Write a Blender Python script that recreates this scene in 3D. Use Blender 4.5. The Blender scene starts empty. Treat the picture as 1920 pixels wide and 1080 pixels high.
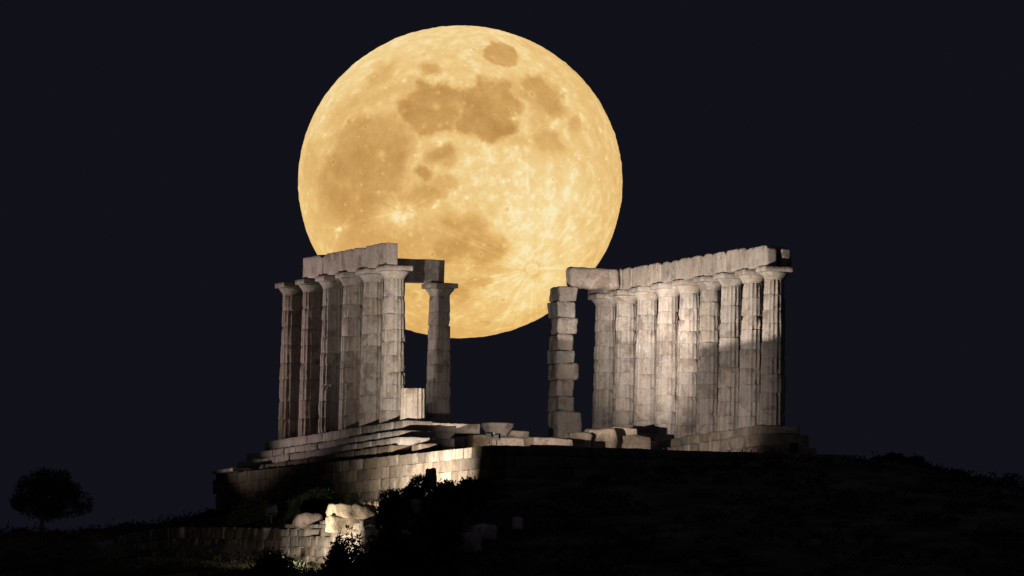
import bpy, math, random
import numpy as np
from mathutils import Vector, Matrix, noise as mn

random.seed(11)
rng = np.random.default_rng(11)
scene = bpy.context.scene
COL = scene.collection

# ------------------------------------------------------------------ camera
TH = math.radians(18.2)                    # turn of the temple axis away from the line of sight
FPX, DIST = 66150.0, 1350.0                # a very long lens across the bay
ROLL, ELEV = math.radians(0.9), math.radians(3.2)
PX0, PY0 = 735.0, 797.0                    # where the temple origin falls in the 1920 wide photograph


def cam_axes(pitch):
    w = Vector((0, math.cos(pitch), math.sin(pitch)))
    r0 = Vector((1, 0, 0)); u0 = Vector((0, -math.sin(pitch), math.cos(pitch)))
    return w, r0 * math.cos(ROLL) + u0 * math.sin(ROLL), -r0 * math.sin(ROLL) + u0 * math.cos(ROLL)


pitch = ELEV + 257.0 / FPX
for _ in range(8):
    W_, R_, U_ = cam_axes(pitch)
    d_ = (W_ + R_ * ((PX0 - 960) / FPX) - U_ * ((PY0 - 540) / FPX)).normalized()
    pitch += ELEV - math.asin(d_.z)
CAM = -d_ * DIST
cd = bpy.data.cameras.new('camera')
cam = bpy.data.objects.new('camera', cd); COL.objects.link(cam)
cam.matrix_world = Matrix((( R_.x, U_.x, -W_.x, CAM.x), (R_.y, U_.y, -W_.y, CAM.y), (R_.z, U_.z, -W_.z, CAM.z), (0, 0, 0, 1)))
cd.sensor_width = 36.0; cd.lens = FPX / 1920.0 * 36.0
cd.clip_start = 5.0; cd.clip_end = 120000.0
scene.camera = cam

# ------------------------------------------------------------------ night sky
MOON_PX = (863.0, 341.0)
mdir = (W_ + R_ * ((MOON_PX[0] - 960) / FPX) - U_ * ((MOON_PX[1] - 540) / FPX)).normalized()
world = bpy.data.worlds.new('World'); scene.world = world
world.use_nodes = True
nt = world.node_tree; nt.nodes.clear()
sky = nt.nodes.new('ShaderNodeTexSky'); sky.sky_type = 'NISHITA'; sky.sun_disc = False
sky.sun_elevation = math.radians(-4.0); sky.sun_rotation = math.radians(180.0)
tint = nt.nodes.new('ShaderNodeMix'); tint.data_type = 'RGBA'; tint.blend_type = 'MIX'
tint.inputs[0].default_value = 0.93
bg = nt.nodes.new('ShaderNodeBackground'); out = nt.nodes.new('ShaderNodeOutputWorld')
nt.links.new(sky.outputs[0], tint.inputs[6]); tint.inputs[7].default_value = (0.062, 0.061, 0.112, 1)
# added fill: the sky behind the viewer is brightened to lift dark faces
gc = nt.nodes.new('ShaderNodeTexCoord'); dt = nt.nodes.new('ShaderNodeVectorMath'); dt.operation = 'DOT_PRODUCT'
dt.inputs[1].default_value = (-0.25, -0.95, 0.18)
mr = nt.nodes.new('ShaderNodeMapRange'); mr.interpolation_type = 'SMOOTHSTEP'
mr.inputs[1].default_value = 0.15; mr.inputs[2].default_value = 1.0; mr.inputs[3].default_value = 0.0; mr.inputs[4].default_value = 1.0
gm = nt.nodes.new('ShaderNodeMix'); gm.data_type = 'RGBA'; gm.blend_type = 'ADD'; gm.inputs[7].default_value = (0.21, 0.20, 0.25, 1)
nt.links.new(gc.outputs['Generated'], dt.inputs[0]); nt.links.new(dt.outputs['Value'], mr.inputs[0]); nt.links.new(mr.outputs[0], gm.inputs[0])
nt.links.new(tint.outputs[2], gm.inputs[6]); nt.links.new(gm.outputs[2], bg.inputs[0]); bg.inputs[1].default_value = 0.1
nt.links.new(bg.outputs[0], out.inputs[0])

# moonlight: a faint lamp in the direction of the rising moon
sl = bpy.data.lights.new('moonlight', 'SUN'); sl.energy = 0.004; sl.angle = math.radians(0.5); sl.color = (1, 0.78, 0.5)
so = bpy.data.objects.new('moonlight', sl); COL.objects.link(so)
so.rotation_euler = (-mdir).to_track_quat('-Z', 'Y').to_euler()

vs = scene.view_settings
vs.view_transform = 'Standard'; vs.look = 'None'; vs.exposure = 0.0; vs.gamma = 1.0; vs.use_curve_mapping = False
scene.cycles.max_bounces = 5
scene.cycles.use_denoising = True

# ------------------------------------------------------------------ frames of reference
CT, ST = math.cos(TH), math.sin(TH)
ROT = TH


def P3(a, b, z):
    """temple coordinates: a along the rows (away), b across (to the right), z up from the stylobate"""
    return Vector((CT * b - ST * a, CT * a + ST * b, z))


def ray(px, py):
    return (W_ + R_ * ((px - 960) / FPX) - U_ * ((py - 540) / FPX)).normalized()


def onA(px, py, a):
    """point of the photograph on the upright plane a = const, as (a, b, z)"""
    d = ray(px, py)
    n = Vector((-ST, CT, 0))
    t = (a - n.dot(CAM)) / n.dot(d)
    p = CAM + d * t
    return a, CT * p.x + ST * p.y, p.z


def onB(px, py, b):
    d = ray(px, py)
    n = Vector((CT, ST, 0))
    t = (b - n.dot(CAM)) / n.dot(d)
    p = CAM + d * t
    return -ST * p.x + CT * p.y, b, p.z


# ------------------------------------------------------------------ materials
def new_mat(name):
    m = bpy.data.materials.new(name); m.use_nodes = True
    return m, m.node_tree, m.node_tree.nodes['Principled BSDF']


def stone_material(name, light, dark, stain, scale=1.0, stain_amt=0.55):
    m, t, p = new_mat(name)
    N, L = t.nodes, t.links
    tc = N.new('ShaderNodeTexCoord'); oi = N.new('ShaderNodeObjectInfo')
    add = N.new('ShaderNodeVectorMath'); add.operation = 'ADD'
    mul = N.new('ShaderNodeMath'); mul.operation = 'MULTIPLY'; mul.inputs[1].default_value = 91.0
    L.new(oi.outputs['Random'], mul.inputs[0]); L.new(tc.outputs['Object'], add.inputs[0]); L.new(mul.outputs[0], add.inputs[1])

    def nz(sc, detail, vec, rough=0.6):
        n = N.new('ShaderNodeTexNoise'); n.inputs['Scale'].default_value = sc; n.inputs['Detail'].default_value = detail
        n.inputs['Roughness'].default_value = rough
        L.new(vec, n.inputs['Vector']); return n

    def ramp(src, p0, p1, c0, c1):
        r = N.new('ShaderNodeValToRGB'); r.color_ramp.elements[0].position = p0; r.color_ramp.elements[1].position = p1
        r.color_ramp.elements[0].color = c0; r.color_ramp.elements[1].color = c1
        L.new(src, r.inputs[0]); return r

    big = nz(1.3 * scale, 6, add.outputs[0], 0.68)
    base = ramp(big.outputs[0], 0.34, 0.66, (*dark, 1), (*light, 1))
    mp = N.new('ShaderNodeMapping'); mp.inputs['Scale'].default_value = (5.0 * scale, 5.0 * scale, 0.55 * scale)
    L.new(add.outputs[0], mp.inputs[0])
    streak = nz(1.0, 5, mp.outputs[0], 0.7)
    sm = ramp(streak.outputs[0], 0.5, 0.72, (0, 0, 0, 1), (stain_amt,) * 3 + (1,))
    mx = N.new('ShaderNodeMix'); mx.data_type = 'RGBA'
    L.new(sm.outputs[0], mx.inputs[0]); L.new(base.outputs[0], mx.inputs[6]); mx.inputs[7].default_value = (*stain, 1)
    patch = nz(1.5 * scale, 5, add.outputs[0], 0.62)
    pm = ramp(patch.outputs[0], 0.54, 0.62, (0, 0, 0, 1), (0.6,) * 3 + (1,))
    mx2 = N.new('ShaderNodeMix'); mx2.data_type = 'RGBA'
    L.new(pm.outputs[0], mx2.inputs[0]); L.new(mx.outputs[2], mx2.inputs[6]); mx2.inputs[7].default_value = (stain[0] * 1.25, stain[1] * 1.2, stain[2] * 1.15, 1)
    fine = nz(14 * scale, 4, add.outputs[0], 0.75)
    fm = ramp(fine.outputs[0], 0.3, 0.7, (0.72,) * 3 + (1,), (1.18,) * 3 + (1,))
    m3 = N.new('ShaderNodeMix'); m3.data_type = 'RGBA'; m3.blend_type = 'MULTIPLY'; m3.inputs[0].default_value = 1
    L.new(mx2.outputs[2], m3.inputs[6]); L.new(fm.outputs[0], m3.inputs[7])
    at = N.new('ShaderNodeAttribute'); at.attribute_name = 'tint'
    m4 = N.new('ShaderNodeMix'); m4.data_type = 'RGBA'; m4.blend_type = 'MULTIPLY'; m4.inputs[0].default_value = 1
    L.new(m3.outputs[2], m4.inputs[6]); L.new(at.outputs['Color'], m4.inputs[7])
    m5 = N.new('ShaderNodeMix'); m5.data_type = 'RGBA'; m5.blend_type = 'MULTIPLY'; m5.inputs[0].default_value = 1
    L.new(m4.outputs[2], m5.inputs[6]); L.new(oi.outputs['Color'], m5.inputs[7])
    L.new(m5.outputs[2], p.inputs['Base Color'])
    p.inputs['Roughness'].default_value = 0.92
    p.inputs['Specular IOR Level'].default_value = 0.15
    bp = N.new('ShaderNodeBump'); bp.inputs['Strength'].default_value = 0.55; bp.inputs['Distance'].default_value = 0.05
    mb = nz(6 * scale, 6, add.outputs[0], 0.7)
    L.new(mb.outputs[0], bp.inputs['Height']); L.new(bp.outputs[0], p.inputs['Normal'])
    return m


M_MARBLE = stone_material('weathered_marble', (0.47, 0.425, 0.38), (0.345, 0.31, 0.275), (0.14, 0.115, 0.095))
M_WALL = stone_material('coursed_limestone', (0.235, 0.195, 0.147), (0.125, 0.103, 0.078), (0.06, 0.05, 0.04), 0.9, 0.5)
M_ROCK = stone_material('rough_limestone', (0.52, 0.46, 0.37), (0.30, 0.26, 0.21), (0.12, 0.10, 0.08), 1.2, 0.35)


def plain(name, col, rough=0.9, var=0.35, sc=2.0):
    m, t, p = new_mat(name)
    N, L = t.nodes, t.links
    tc = N.new('ShaderNodeTexCoord'); n = N.new('ShaderNodeTexNoise'); n.inputs['Scale'].default_value = sc; n.inputs['Detail'].default_value = 5
    r = N.new('ShaderNodeValToRGB')
    r.color_ramp.elements[0].position = 0.3; r.color_ramp.elements[1].position = 0.7
    r.color_ramp.elements[0].color = tuple(c * (1 - var) for c in col) + (1,)
    r.color_ramp.elements[1].color = tuple(c * (1 + var) for c in col) + (1,)
    L.new(tc.outputs['Object'], n.inputs['Vector']); L.new(n.outputs[0], r.inputs[0]); L.new(r.outputs[0], p.inputs['Base Color'])
    p.inputs['Roughness'].default_value = rough; p.inputs['Specular IOR Level'].default_value = 0.1
    return m


M_LEAF = plain('dark_foliage', (0.017, 0.020, 0.012), 0.9, 0.5, 1.5)
M_BARK = plain('bark', (0.06, 0.048, 0.038), 0.95, 0.4, 6)
M_EARTH = plain('dry_earth', (0.12, 0.105, 0.08), 0.97, 0.7, 0.5)
M_GRASS = plain('dry_grass', (0.062, 0.047, 0.026), 0.95, 0.5, 0.6)
M_SCRUB = plain('scrub_leaves', (0.026, 0.030, 0.018), 0.95, 0.5, 0.5)
M_METAL = plain('dark_lamp_metal', (0.03, 0.03, 0.032), 0.5, 0.2, 8)
M_SEA, _t, _p = new_mat('sea_water'); _p.inputs['Base Color'].default_value = (0.01, 0.015, 0.025, 1); _p.inputs['Roughness'].default_value = 0.25
_n = _t.nodes.new('ShaderNodeTexNoise'); _n.inputs['Scale'].default_value = 0.3; _b = _t.nodes.new('ShaderNodeBump'); _b.inputs['Strength'].default_value = 0.3
_c = _t.nodes.new('ShaderNodeTexCoord'); _t.links.new(_c.outputs['Object'], _n.inputs['Vector']); _t.links.new(_n.outputs[0], _b.inputs['Height']); _t.links.new(_b.outputs[0], _p.inputs['Normal'])


# ------------------------------------------------------------------ mesh helpers
class MB:
    def __init__(s):
        s.v, s.f, s.t = [], [], []

    def add(s, verts, faces, tint=(1, 1, 1)):
        o = len(s.v)
        s.v += [tuple(p) for p in verts]; s.f += [tuple(i + o for i in f) for f in faces]
        s.t += [tint] * len(verts)

    def build(s, name, mat, parent=None, smooth=True, loc=None, rotz=0.0):
        me = bpy.data.meshes.new(name); me.from_pydata(s.v, [], s.f); me.update()
        at = me.color_attributes.new('tint', 'FLOAT_COLOR', 'POINT')
        arr = np.ones((len(s.v), 4), dtype=np.float32); arr[:, :3] = np.array(s.t, dtype=np.float32)
        at.data.foreach_set('color', arr.ravel())
        if smooth: me.polygons.foreach_set('use_smooth', [True] * len(me.polygons))
        me.materials.append(mat)
        o = bpy.data.objects.new(name, me); COL.objects.link(o)
        if parent is not None: o.parent = parent
        if loc is not None: o.location = loc; o.rotation_euler = (0, 0, rotz)
        return o


def tag(o, label=None, cat=None, group=None, kind=None):
    if label: o['label'] = label
    if cat: o['category'] = cat
    if group: o['group'] = group
    if kind: o['kind'] = kind
    elif label: o['kind'] = 'thing'
    return o


def empty(name, loc, rotz=0.0):
    o = bpy.data.objects.new(name, None); COL.objects.link(o)
    o.location = loc; o.rotation_euler = (0, 0, rotz); o.empty_display_size = 0.3
    return o


_bs = [0]


def block(size, center=(0, 0, 0), seg=0.22, rnd=0.04, rough=0.02, freq=2.2, fine=0.0, taper=None, notch=None, maxn=9):
    """a quarried block: subdivided box, worn round at the edges and roughened. axes: x = across (b), y = along (a), z = up"""
    _bs[0] += 1
    off = Vector((_bs[0] * 7.31, _bs[0] * 3.77, _bs[0] * 1.93))
    h = [s / 2 for s in size]
    n = [max(1, min(maxn, int(round(s / seg)))) for s in size]
    rnd = min(rnd, min(h) * 0.9)
    # edge loops close to the edges so that the wear is crisp
    def coords(i):
        if n[i] <= 1: return [-h[i], h[i]]
        inner = [-h[i] + 2 * h[i] * k / n[i] for k in range(1, n[i])]
        c = [-h[i], -h[i] + rnd] + [q for q in inner if abs(q) < h[i] - rnd * 1.4] + [h[i] - rnd, h[i]]
        return c
    g = [coords(i) for i in range(3)]
    idx, verts, faces = {}, [], []

    def vid(p):
        k = (round(p[0], 5), round(p[1], 5), round(p[2], 5))
        if k not in idx:
            q = [max(-(h[i] - rnd), min(h[i] - rnd, p[i])) for i in range(3)]
            d = Vector([p[i] - q[i] for i in range(3)])
            v = Vector(p)
            if d.length > 1e-6:
                nrm = d.normalized(); v = Vector(q) + nrm * rnd
            else: nrm = v.normalized()
            s = v + off
            e = mn.noise(s * freq) * rough + (mn.noise(s * freq * 3.1) * rough * 0.45)
            v = v + nrm * e
            if fine: v += Vector((mn.noise(s * 0.7), mn.noise(s * 0.7 + Vector((9, 0, 0))), mn.noise(s * 0.7 + Vector((0, 9, 0))))) * fine
            if taper: v.x *= 1 + (taper[0] - 1) * (v.z / size[2] + 0.5); v.y *= 1 + (taper[1] - 1) * (v.z / size[2] + 0.5)
            if notch:
                for (ny, wy, dz) in notch:
                    q2 = abs(v.y - ny) / wy
                    if q2 < 1 and v.z > 0: v.z -= dz * (1 - q2) * (v.z / h[2])
            idx[k] = len(verts); verts.append(v + Vector(center))
        return idx[k]

    for ax in range(3):
        u, w = (ax + 1) % 3, (ax + 2) % 3
        for sgn in (-1, 1):
            for i in range(len(g[u]) - 1):
                for j in range(len(g[w]) - 1):
                    q = []
                    for (di, dj) in ((0, 0), (1, 0), (1, 1), (0, 1)):
                        p = [0, 0, 0]; p[ax] = sgn * h[ax]; p[u] = g[u][i + di]; p[w] = g[w][j + dj]
                        q.append(vid(p))
                    if sgn < 0: q.reverse()
                    faces.append(q)
    return verts, faces


def rtint(lo=0.75, hi=1.12, warm=0.06):
    k = random.uniform(lo, hi); w = random.uniform(-warm, warm)
    return (k * (1 + w), k, k * (1 - w))


# ------------------------------------------------------------------ columns
RB, RT, HS = 0.50, 0.395, 5.60


def col_r(z):
    t = z / HS
    return RB + (RT - RB) * t + 0.012 * math.sin(math.pi * t)


def drum_mesh(z0, z1, flute=1.0, wear=0.02, seed=0, capend=True, chip=None):
    nf, per = 16, 6
    na = nf * per
    b = 0.02
    H = z1 - z0
    lev = [0.0, b * 0.5, b * 1.4]
    k = max(2, int((H - 3 * b) / 0.15))
    lev += [b * 1.4 + (H - 2.8 * b) * i / k for i in range(1, k)]
    lev += [H - b * 1.4, H - b * 0.5, H]
    off = Vector((seed * 5.17, seed * 2.31, seed * 9.7))
    V, F = [], []
    for li, z in enumerate(lev):
        R = col_r(z0 + z)
        edge = min(z, H - z)
        sh = 0.0
        if edge < b * 1.4: sh = 0.011 * (1 - edge / (b * 1.4))
        for i in range(na):
            an = 2 * math.pi * i / na
            ph = (i % per) / per
            t = 2 * ph - 1
            fl = 0.11 * flute * (1 - t * t)
            c, s = math.cos(an), math.sin(an)
            q = Vector((c * R, s * R, z)) + off
            ero = mn.noise(q * 1.5) * wear + mn.noise(q * 4.5) * wear * 0.6 + mn.noise(q * 11) * wear * 0.35
            keep = max(0.3, min(1.0, 0.95 + 1.8 * mn.noise(q * 0.9 + Vector((4, 4, 4)))))
            chipz = 0.0
            if edge < 0.08:
                chipz = max(0, mn.noise(q * 3.3 + Vector((7, 0, 0))) - 0.12) * 0.22 * (1 - edge / 0.08)
            r = R * (1 - fl * keep) + ero - sh - chipz
            V.append((c * r, s * r, z))
    for l in range(len(lev) - 1):
        for i in range(na):
            j = (i + 1) % na
            F.append((l * na + i, l * na + j, (l + 1) * na + j, (l + 1) * na + i))
    V.append((0, 0, 0)); V.append((0, 0, H)); c0, c1 = len(V) - 2, len(V) - 1
    top = (len(lev) - 1) * na
    for i in range(na):
        j = (i + 1) % na
        F.append((j, i, c0)); F.append((top + i, top + j, c1))
    return V, F


def drum_cuts(total, n):
    hs = [random.uniform(0.8, 1.25) for _ in range(n)]
    s = sum(hs); z, cuts = 0, [0]
    for h in hs: z += h * total / s; cuts.append(z)
    return cuts


def column(a, b, label, group, seed, flute=1.0, wear=0.02, z=0.0, dark=1.0, nd=None, jit=0.006, base=(1, 1, 1)):
    random.seed(seed * 13 + 5)
    root = empty('column', P3(a, b, z), ROT)
    tag(root, label, 'column', group)
    cuts = drum_cuts(HS, nd or random.choice((8, 9, 9, 10)))
    for k in range(len(cuts) - 1):
        m = MB(); m.add(*drum_mesh(cuts[k], cuts[k + 1], flute * random.uniform(0.75, 1.15), wear * random.uniform(0.7, 1.3), seed * 20 + k))
        o = m.build('drum', M_MARBLE, root)
        o.location = (random.uniform(-jit, jit), random.uniform(-jit, jit), cuts[k])
        s = random.uniform(0.994, 1.007) if k else 1.0
        o.scale = (s, s, 1)
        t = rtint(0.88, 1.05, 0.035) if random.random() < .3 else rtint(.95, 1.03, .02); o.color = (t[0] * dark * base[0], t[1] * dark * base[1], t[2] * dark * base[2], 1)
    # capital: echinus with the square abacus on it
    prof = [(0.0, RT), (0.02, RT + 0.012), (0.05, RT + 0.004), (0.07, RT + 0.022), (0.14, RT + 0.065), (0.21, RT + 0.125), (0.255, RT + 0.16), (0.285, RT + 0.165), (0.305, RT + 0.14)]
    n = 48; V, F = [], []
    for (zz, r) in prof:
        for i in range(n):
            an = 2 * math.pi * i / n; c, s = math.cos(an), math.sin(an)
            q = Vector((c * r, s * r, zz)) + Vector((seed * 3.3, 0, seed))
            e = mn.noise(q * 3) * wear * 0.9
            V.append((c * (r + e), s * (r + e), zz))
    for l in range(len(prof) - 1):
        for i in range(n):
            j = (i + 1) % n
            F.append((l * n + i, l * n + j, (l + 1) * n + j, (l + 1) * n + i))
    F.append(tuple(range(n))[::-1]); F.append(tuple(range((len(prof) - 1) * n, len(prof) * n)))
    m = MB(); m.add(V, F)
    cp = m.build('capital', M_MARBLE, root); cp.location = (0, 0, HS)
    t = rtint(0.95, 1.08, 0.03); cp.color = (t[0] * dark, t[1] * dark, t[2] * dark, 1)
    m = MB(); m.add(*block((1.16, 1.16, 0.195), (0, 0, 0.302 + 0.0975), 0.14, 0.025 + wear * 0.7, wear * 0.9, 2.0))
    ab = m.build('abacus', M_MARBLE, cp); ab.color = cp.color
    return root


LEFT = [
    (12.60, 'darkest reddish column at the far end of the left row, carrying no beam'),
    (10.08, 'second column from the far left end, under the left tip of the beam'),
    (7.56, 'third column from the far left end of the left row, grey with dark patches'),
    (5.04, 'fourth column from the far left end of the left row, with strong drum joints'),
    (2.52, 'pale column just behind the brightest front column of the left row'),
    (0.0, 'brightest fluted column at the near end of the left row, above the stump'),
]
for k, (a, lab) in enumerate(LEFT):
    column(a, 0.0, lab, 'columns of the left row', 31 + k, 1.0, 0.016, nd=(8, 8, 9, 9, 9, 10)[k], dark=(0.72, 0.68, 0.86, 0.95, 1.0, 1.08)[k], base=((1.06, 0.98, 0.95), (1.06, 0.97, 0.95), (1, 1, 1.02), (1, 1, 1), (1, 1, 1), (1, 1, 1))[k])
column(9.75, 5.02, 'lone column against the moon holding the end of the crossing beam', None, 52, 0.9, 0.020, dark=0.9)
RIGHT = [
    'smallest looking column of the right row, next to the square pier',
    'second column of the right row counted from the square pier, half tucked behind the first',
    'pale floodlit column third in the right row from the square pier',
    'brightest floodlit column of the right row, fourth from the square pier',
    'middle column of the right row, upper half bright and lower half dim',
    'sixth column of the right row from the pier, with a bright band below its capital',
    'third column from the dark near end of the right row',
    'dim column next to the last one at the right end of the right row',
    'dimmest column at the very right end, its wide capital under the broken beam end',
]
for k, lab in enumerate(RIGHT):
    column(-7.56 + 2.545 * (8 - k), 12.80, lab, 'columns of the right row', 71 + k, 0.62 if k < 6 else 1.0, 0.026 if k < 6 else 0.02, nd=(10, 11, 10, 10, 11, 11, 9, 9, 9)[k], jit=0.011)

# stump of the next column of the left row: two low drums
random.seed(4)
st = tag(empty('column_stump', P3(-2.50, 0.02, 0.0), ROT), 'bright knee high fluted column stump in front of the left row', 'column stump')
m = MB(); m.add(*drum_mesh(0.0, 1.27, 1.15, 0.008, 901))
o = m.build('drum', M_MARBLE, st); o.color = (1.18, 1.14, 1.08, 1)

# ------------------------------------------------------------------ pier of stacked blocks (anta)
random.seed(21)
pier = tag(empty('square_pier', P3(10.1, 10.2, 0), ROT), 'tall square pier of stacked worn blocks standing before the right row', 'pier')
A_F = 9.55                                    # plane of its front face
rows = [(538, 566, 1030, 1082), (566, 596, 1028, 1081), (596, 627, 1027, 1086), (627, 656, 1027, 1077), (656, 682, 1026, 1076),
        (682, 713, 1026, 1086), (713, 744, 1025, 1075), (744, 771, 1025, 1077), (771, 846, 1024, 1090)]
for k, (y0, y1, x0, x1) in enumerate(rows):
    _, b1, z1 = onA(x1, y0, A_F); _, b1b, z0 = onA(x1, y1, A_F)
    _, bf, _ = onA(x0 + 18, (y0 + y1) / 2, A_F)      # front left corner
    depth = 18 / 15.2 + random.uniform(-0.06, 0.06)
    b1 += random.uniform(-.05, .05); bf += random.uniform(-.03, .05)
    sx, sz = b1 - bf, z1 - z0
    m = MB()
    big = k in (2, 5, 8)
    m.add(*block((sx, depth, sz - 0.012), ((b1 + bf) / 2 - 10.2, A_F + depth / 2 - 10.1 - (0.10 if big else 0) + random.uniform(-.03, .03), (z0 + z1) / 2), 0.09, 0.10 if big else 0.06, 0.07 if big else 0.055, 2.1, fine=.05), tint=rtint(0.88, 1.08, 0.04))
    pb = m.build('pier_block', M_MARBLE, pier)
    c_ = Vector(((b1 + bf) / 2 - 10.2, 0, (z0 + z1) / 2)); R4 = Matrix.Rotation(random.uniform(-.05, .05), 4, 'Z') @ Matrix.Rotation(random.uniform(-.025, .025), 4, 'Y')
    pb.data.transform(Matrix.Translation(c_) @ R4 @ Matrix.Translation(-c_))

# ------------------------------------------------------------------ beams (architrave blocks), each a stone that could be lifted off
def beam(cat_label, a0, a1, b0, b1, z0, z1, group, wear=0.04, rnd=0.05, notch=None, tnt=(1, 1, 1), fine=0.03, seg=0.16):
    ca, cb = (a0 + a1) / 2, (b0 + b1) / 2
    o_m = MB(); o_m.add(*block((abs(b1 - b0), abs(a1 - a0), z1 - z0), (0, 0, (z1 - z0) / 2), seg, rnd, wear, 1.9, fine=fine, notch=notch, maxn=18), tint=tnt)
    o = o_m.build('architrave_block', M_MARBLE, None, True, P3(ca, cb, z0), ROT)
    return tag(o, cat_label, 'stone beam', group)


ZT = 6.10
G1, G2 = 'beam stones over the left row', 'beam stones over the right row'
random.seed(3)
beam('short rounded beam stone at the left tip of the left row beam', 7.52, 10.05, -0.47, -0.03, ZT, 6.93, G1, 0.03, 0.06, [(-1.2, .5, .1)], (0.98, .96, .95))
beam('middle beam stone of the left row, with small chips along its top', 2.40, 7.50, -0.47, -0.03, ZT, 6.95, G1, 0.022, 0.035, [(2.45, .35, .16), (1.2, .18, .07), (0.1, .16, .07), (-1.1, .16, .06)], (1, .98, .97))
beam('beam stone at the near end of the left row, its square cut end facing out', -0.52, 2.38, -0.47, -0.03, ZT, 6.97, G1, 0.018, 0.03, [(1.35, .22, .14)], (1, .98, .97))
beam('crossing beam from the left row to the lone column, dark against the moon', 9.45, 10.10, 0.05, 5.12, ZT + 0.002, 7.0, None, 0.015, 0.03, None, (0.85, .84, .86), 0.015, 0.25)
# right: the crossing stone on the pier and the row of beam stones
o = beam('rounded beam stone lying from the square pier across to the right row', 9.55, 10.25, 10.27, 12.28, ZT + 0.01, 6.93, None, 0.06, 0.15, None, (1.03, 1.0, .98), 0.05, 0.12)
bi, bo = 12.36, 12.80
cuts = [(14.0, 9.62), (9.60, 8.44), (8.42, 4.92), (4.90, 2.78), (2.76, -0.18), (-0.20, -3.0), (-3.02, -5.48), (-5.50, -7.95)]
labs = ['far beam stone over the first column beside the square pier', 'short shaded beam stone where the crossing stone meets the right row',
        'long smooth beam stone over the brightest columns of the right row', 'beam stone right of the long smooth one on the right row',
        'middle beam stone of the right row between two notched joints', 'beam stone of the right row with a deep notch at its near joint',
        'second last beam stone of the right row with chipped top', 'last pale beam stone at the near end of the right row']
for (c, lab) in zip(cuts, labs):
    L_ = c[0] - c[1]
    nt_ = [(L_ / 2 - 0.02, random.uniform(.1, .3), random.uniform(.02, .16)), (-L_ / 2 + 0.02, random.uniform(.1, .3), random.uniform(.02, .16)), (random.uniform(-.6, .6), random.uniform(.15, .35), random.uniform(.0, .08))]
    beam(lab, c[1], c[0], bi, bo - 0.02, ZT, 6.93 + random.uniform(-.02, .02), G2, 0.030, 0.06, nt_, rtint(.93, 1.05, .03), 0.025)
beam('broken end of the hidden outer beam, a pale chip over the last right column', -7.85, -3.2, 12.93, 13.38, ZT, 6.96, G2, 0.05, 0.08, [(-2.2, .5, .2)], (0.95, .95, .97), 0.05)

# ------------------------------------------------------------------ stepped platform under the left row
random.seed(8)
plat = tag(empty('stepped_platform', P3(0, 0, 0), ROT), 'broken stepped stone platform carrying the left row of columns', 'platform')


def course(m, a0, a1, b0, b1, z0, z1, lo=0.8, hi=1.7, rough=0.025, rnd=0.03, jit=0.02, tl=.75, th=1.12, seg=0.3, maxn=6):
    a = a0
    while a < a1 - 0.05:
        L_ = random.uniform(lo, hi)
        if a1 - a - L_ < lo * 0.6: L_ = a1 - a
        jb = random.uniform(-jit, jit)
        m.add(*block((b1 - b0, L_ - 0.012, z1 - z0 - 0.008), ((b0 + b1) / 2 + jb, a + L_ / 2, (z0 + z1) / 2), seg, rnd, rough, 2.0, maxn=maxn), tint=rtint(tl, th, .05))
        a += L_


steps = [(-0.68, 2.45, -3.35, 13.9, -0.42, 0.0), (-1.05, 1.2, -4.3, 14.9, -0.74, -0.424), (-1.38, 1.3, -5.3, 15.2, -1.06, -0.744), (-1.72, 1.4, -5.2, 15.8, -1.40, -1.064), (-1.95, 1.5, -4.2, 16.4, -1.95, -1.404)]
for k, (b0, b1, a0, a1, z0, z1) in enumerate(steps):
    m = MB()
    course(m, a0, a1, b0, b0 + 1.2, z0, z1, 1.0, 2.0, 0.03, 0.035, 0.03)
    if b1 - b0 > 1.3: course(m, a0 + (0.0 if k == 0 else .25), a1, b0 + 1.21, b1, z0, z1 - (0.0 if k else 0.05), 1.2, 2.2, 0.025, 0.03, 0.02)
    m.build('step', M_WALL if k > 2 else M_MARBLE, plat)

# foundation strip under the right row
random.seed(9)
fnd = tag(empty('foundation_strip', P3(0, 12.8, 0), ROT), 'rough foundation strip under the right row of columns', 'foundation')
for (b0, b1, z0, z1, ae) in ((-0.72, 0.85, -0.36, 0.0, -8.5), (-0.95, 1.0, -0.85, -0.365, -9.1), (-1.1, 1.1, -1.5, -0.855, -9.6)):
    m = MB(); course(m, ae, 16.5, b0, b1, z0, z1, 0.9, 1.8, 0.05, 0.06, 0.06, .7, 1.05, 0.2, 8)
    m.build('foundation_course', M_ROCK, fnd)

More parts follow.
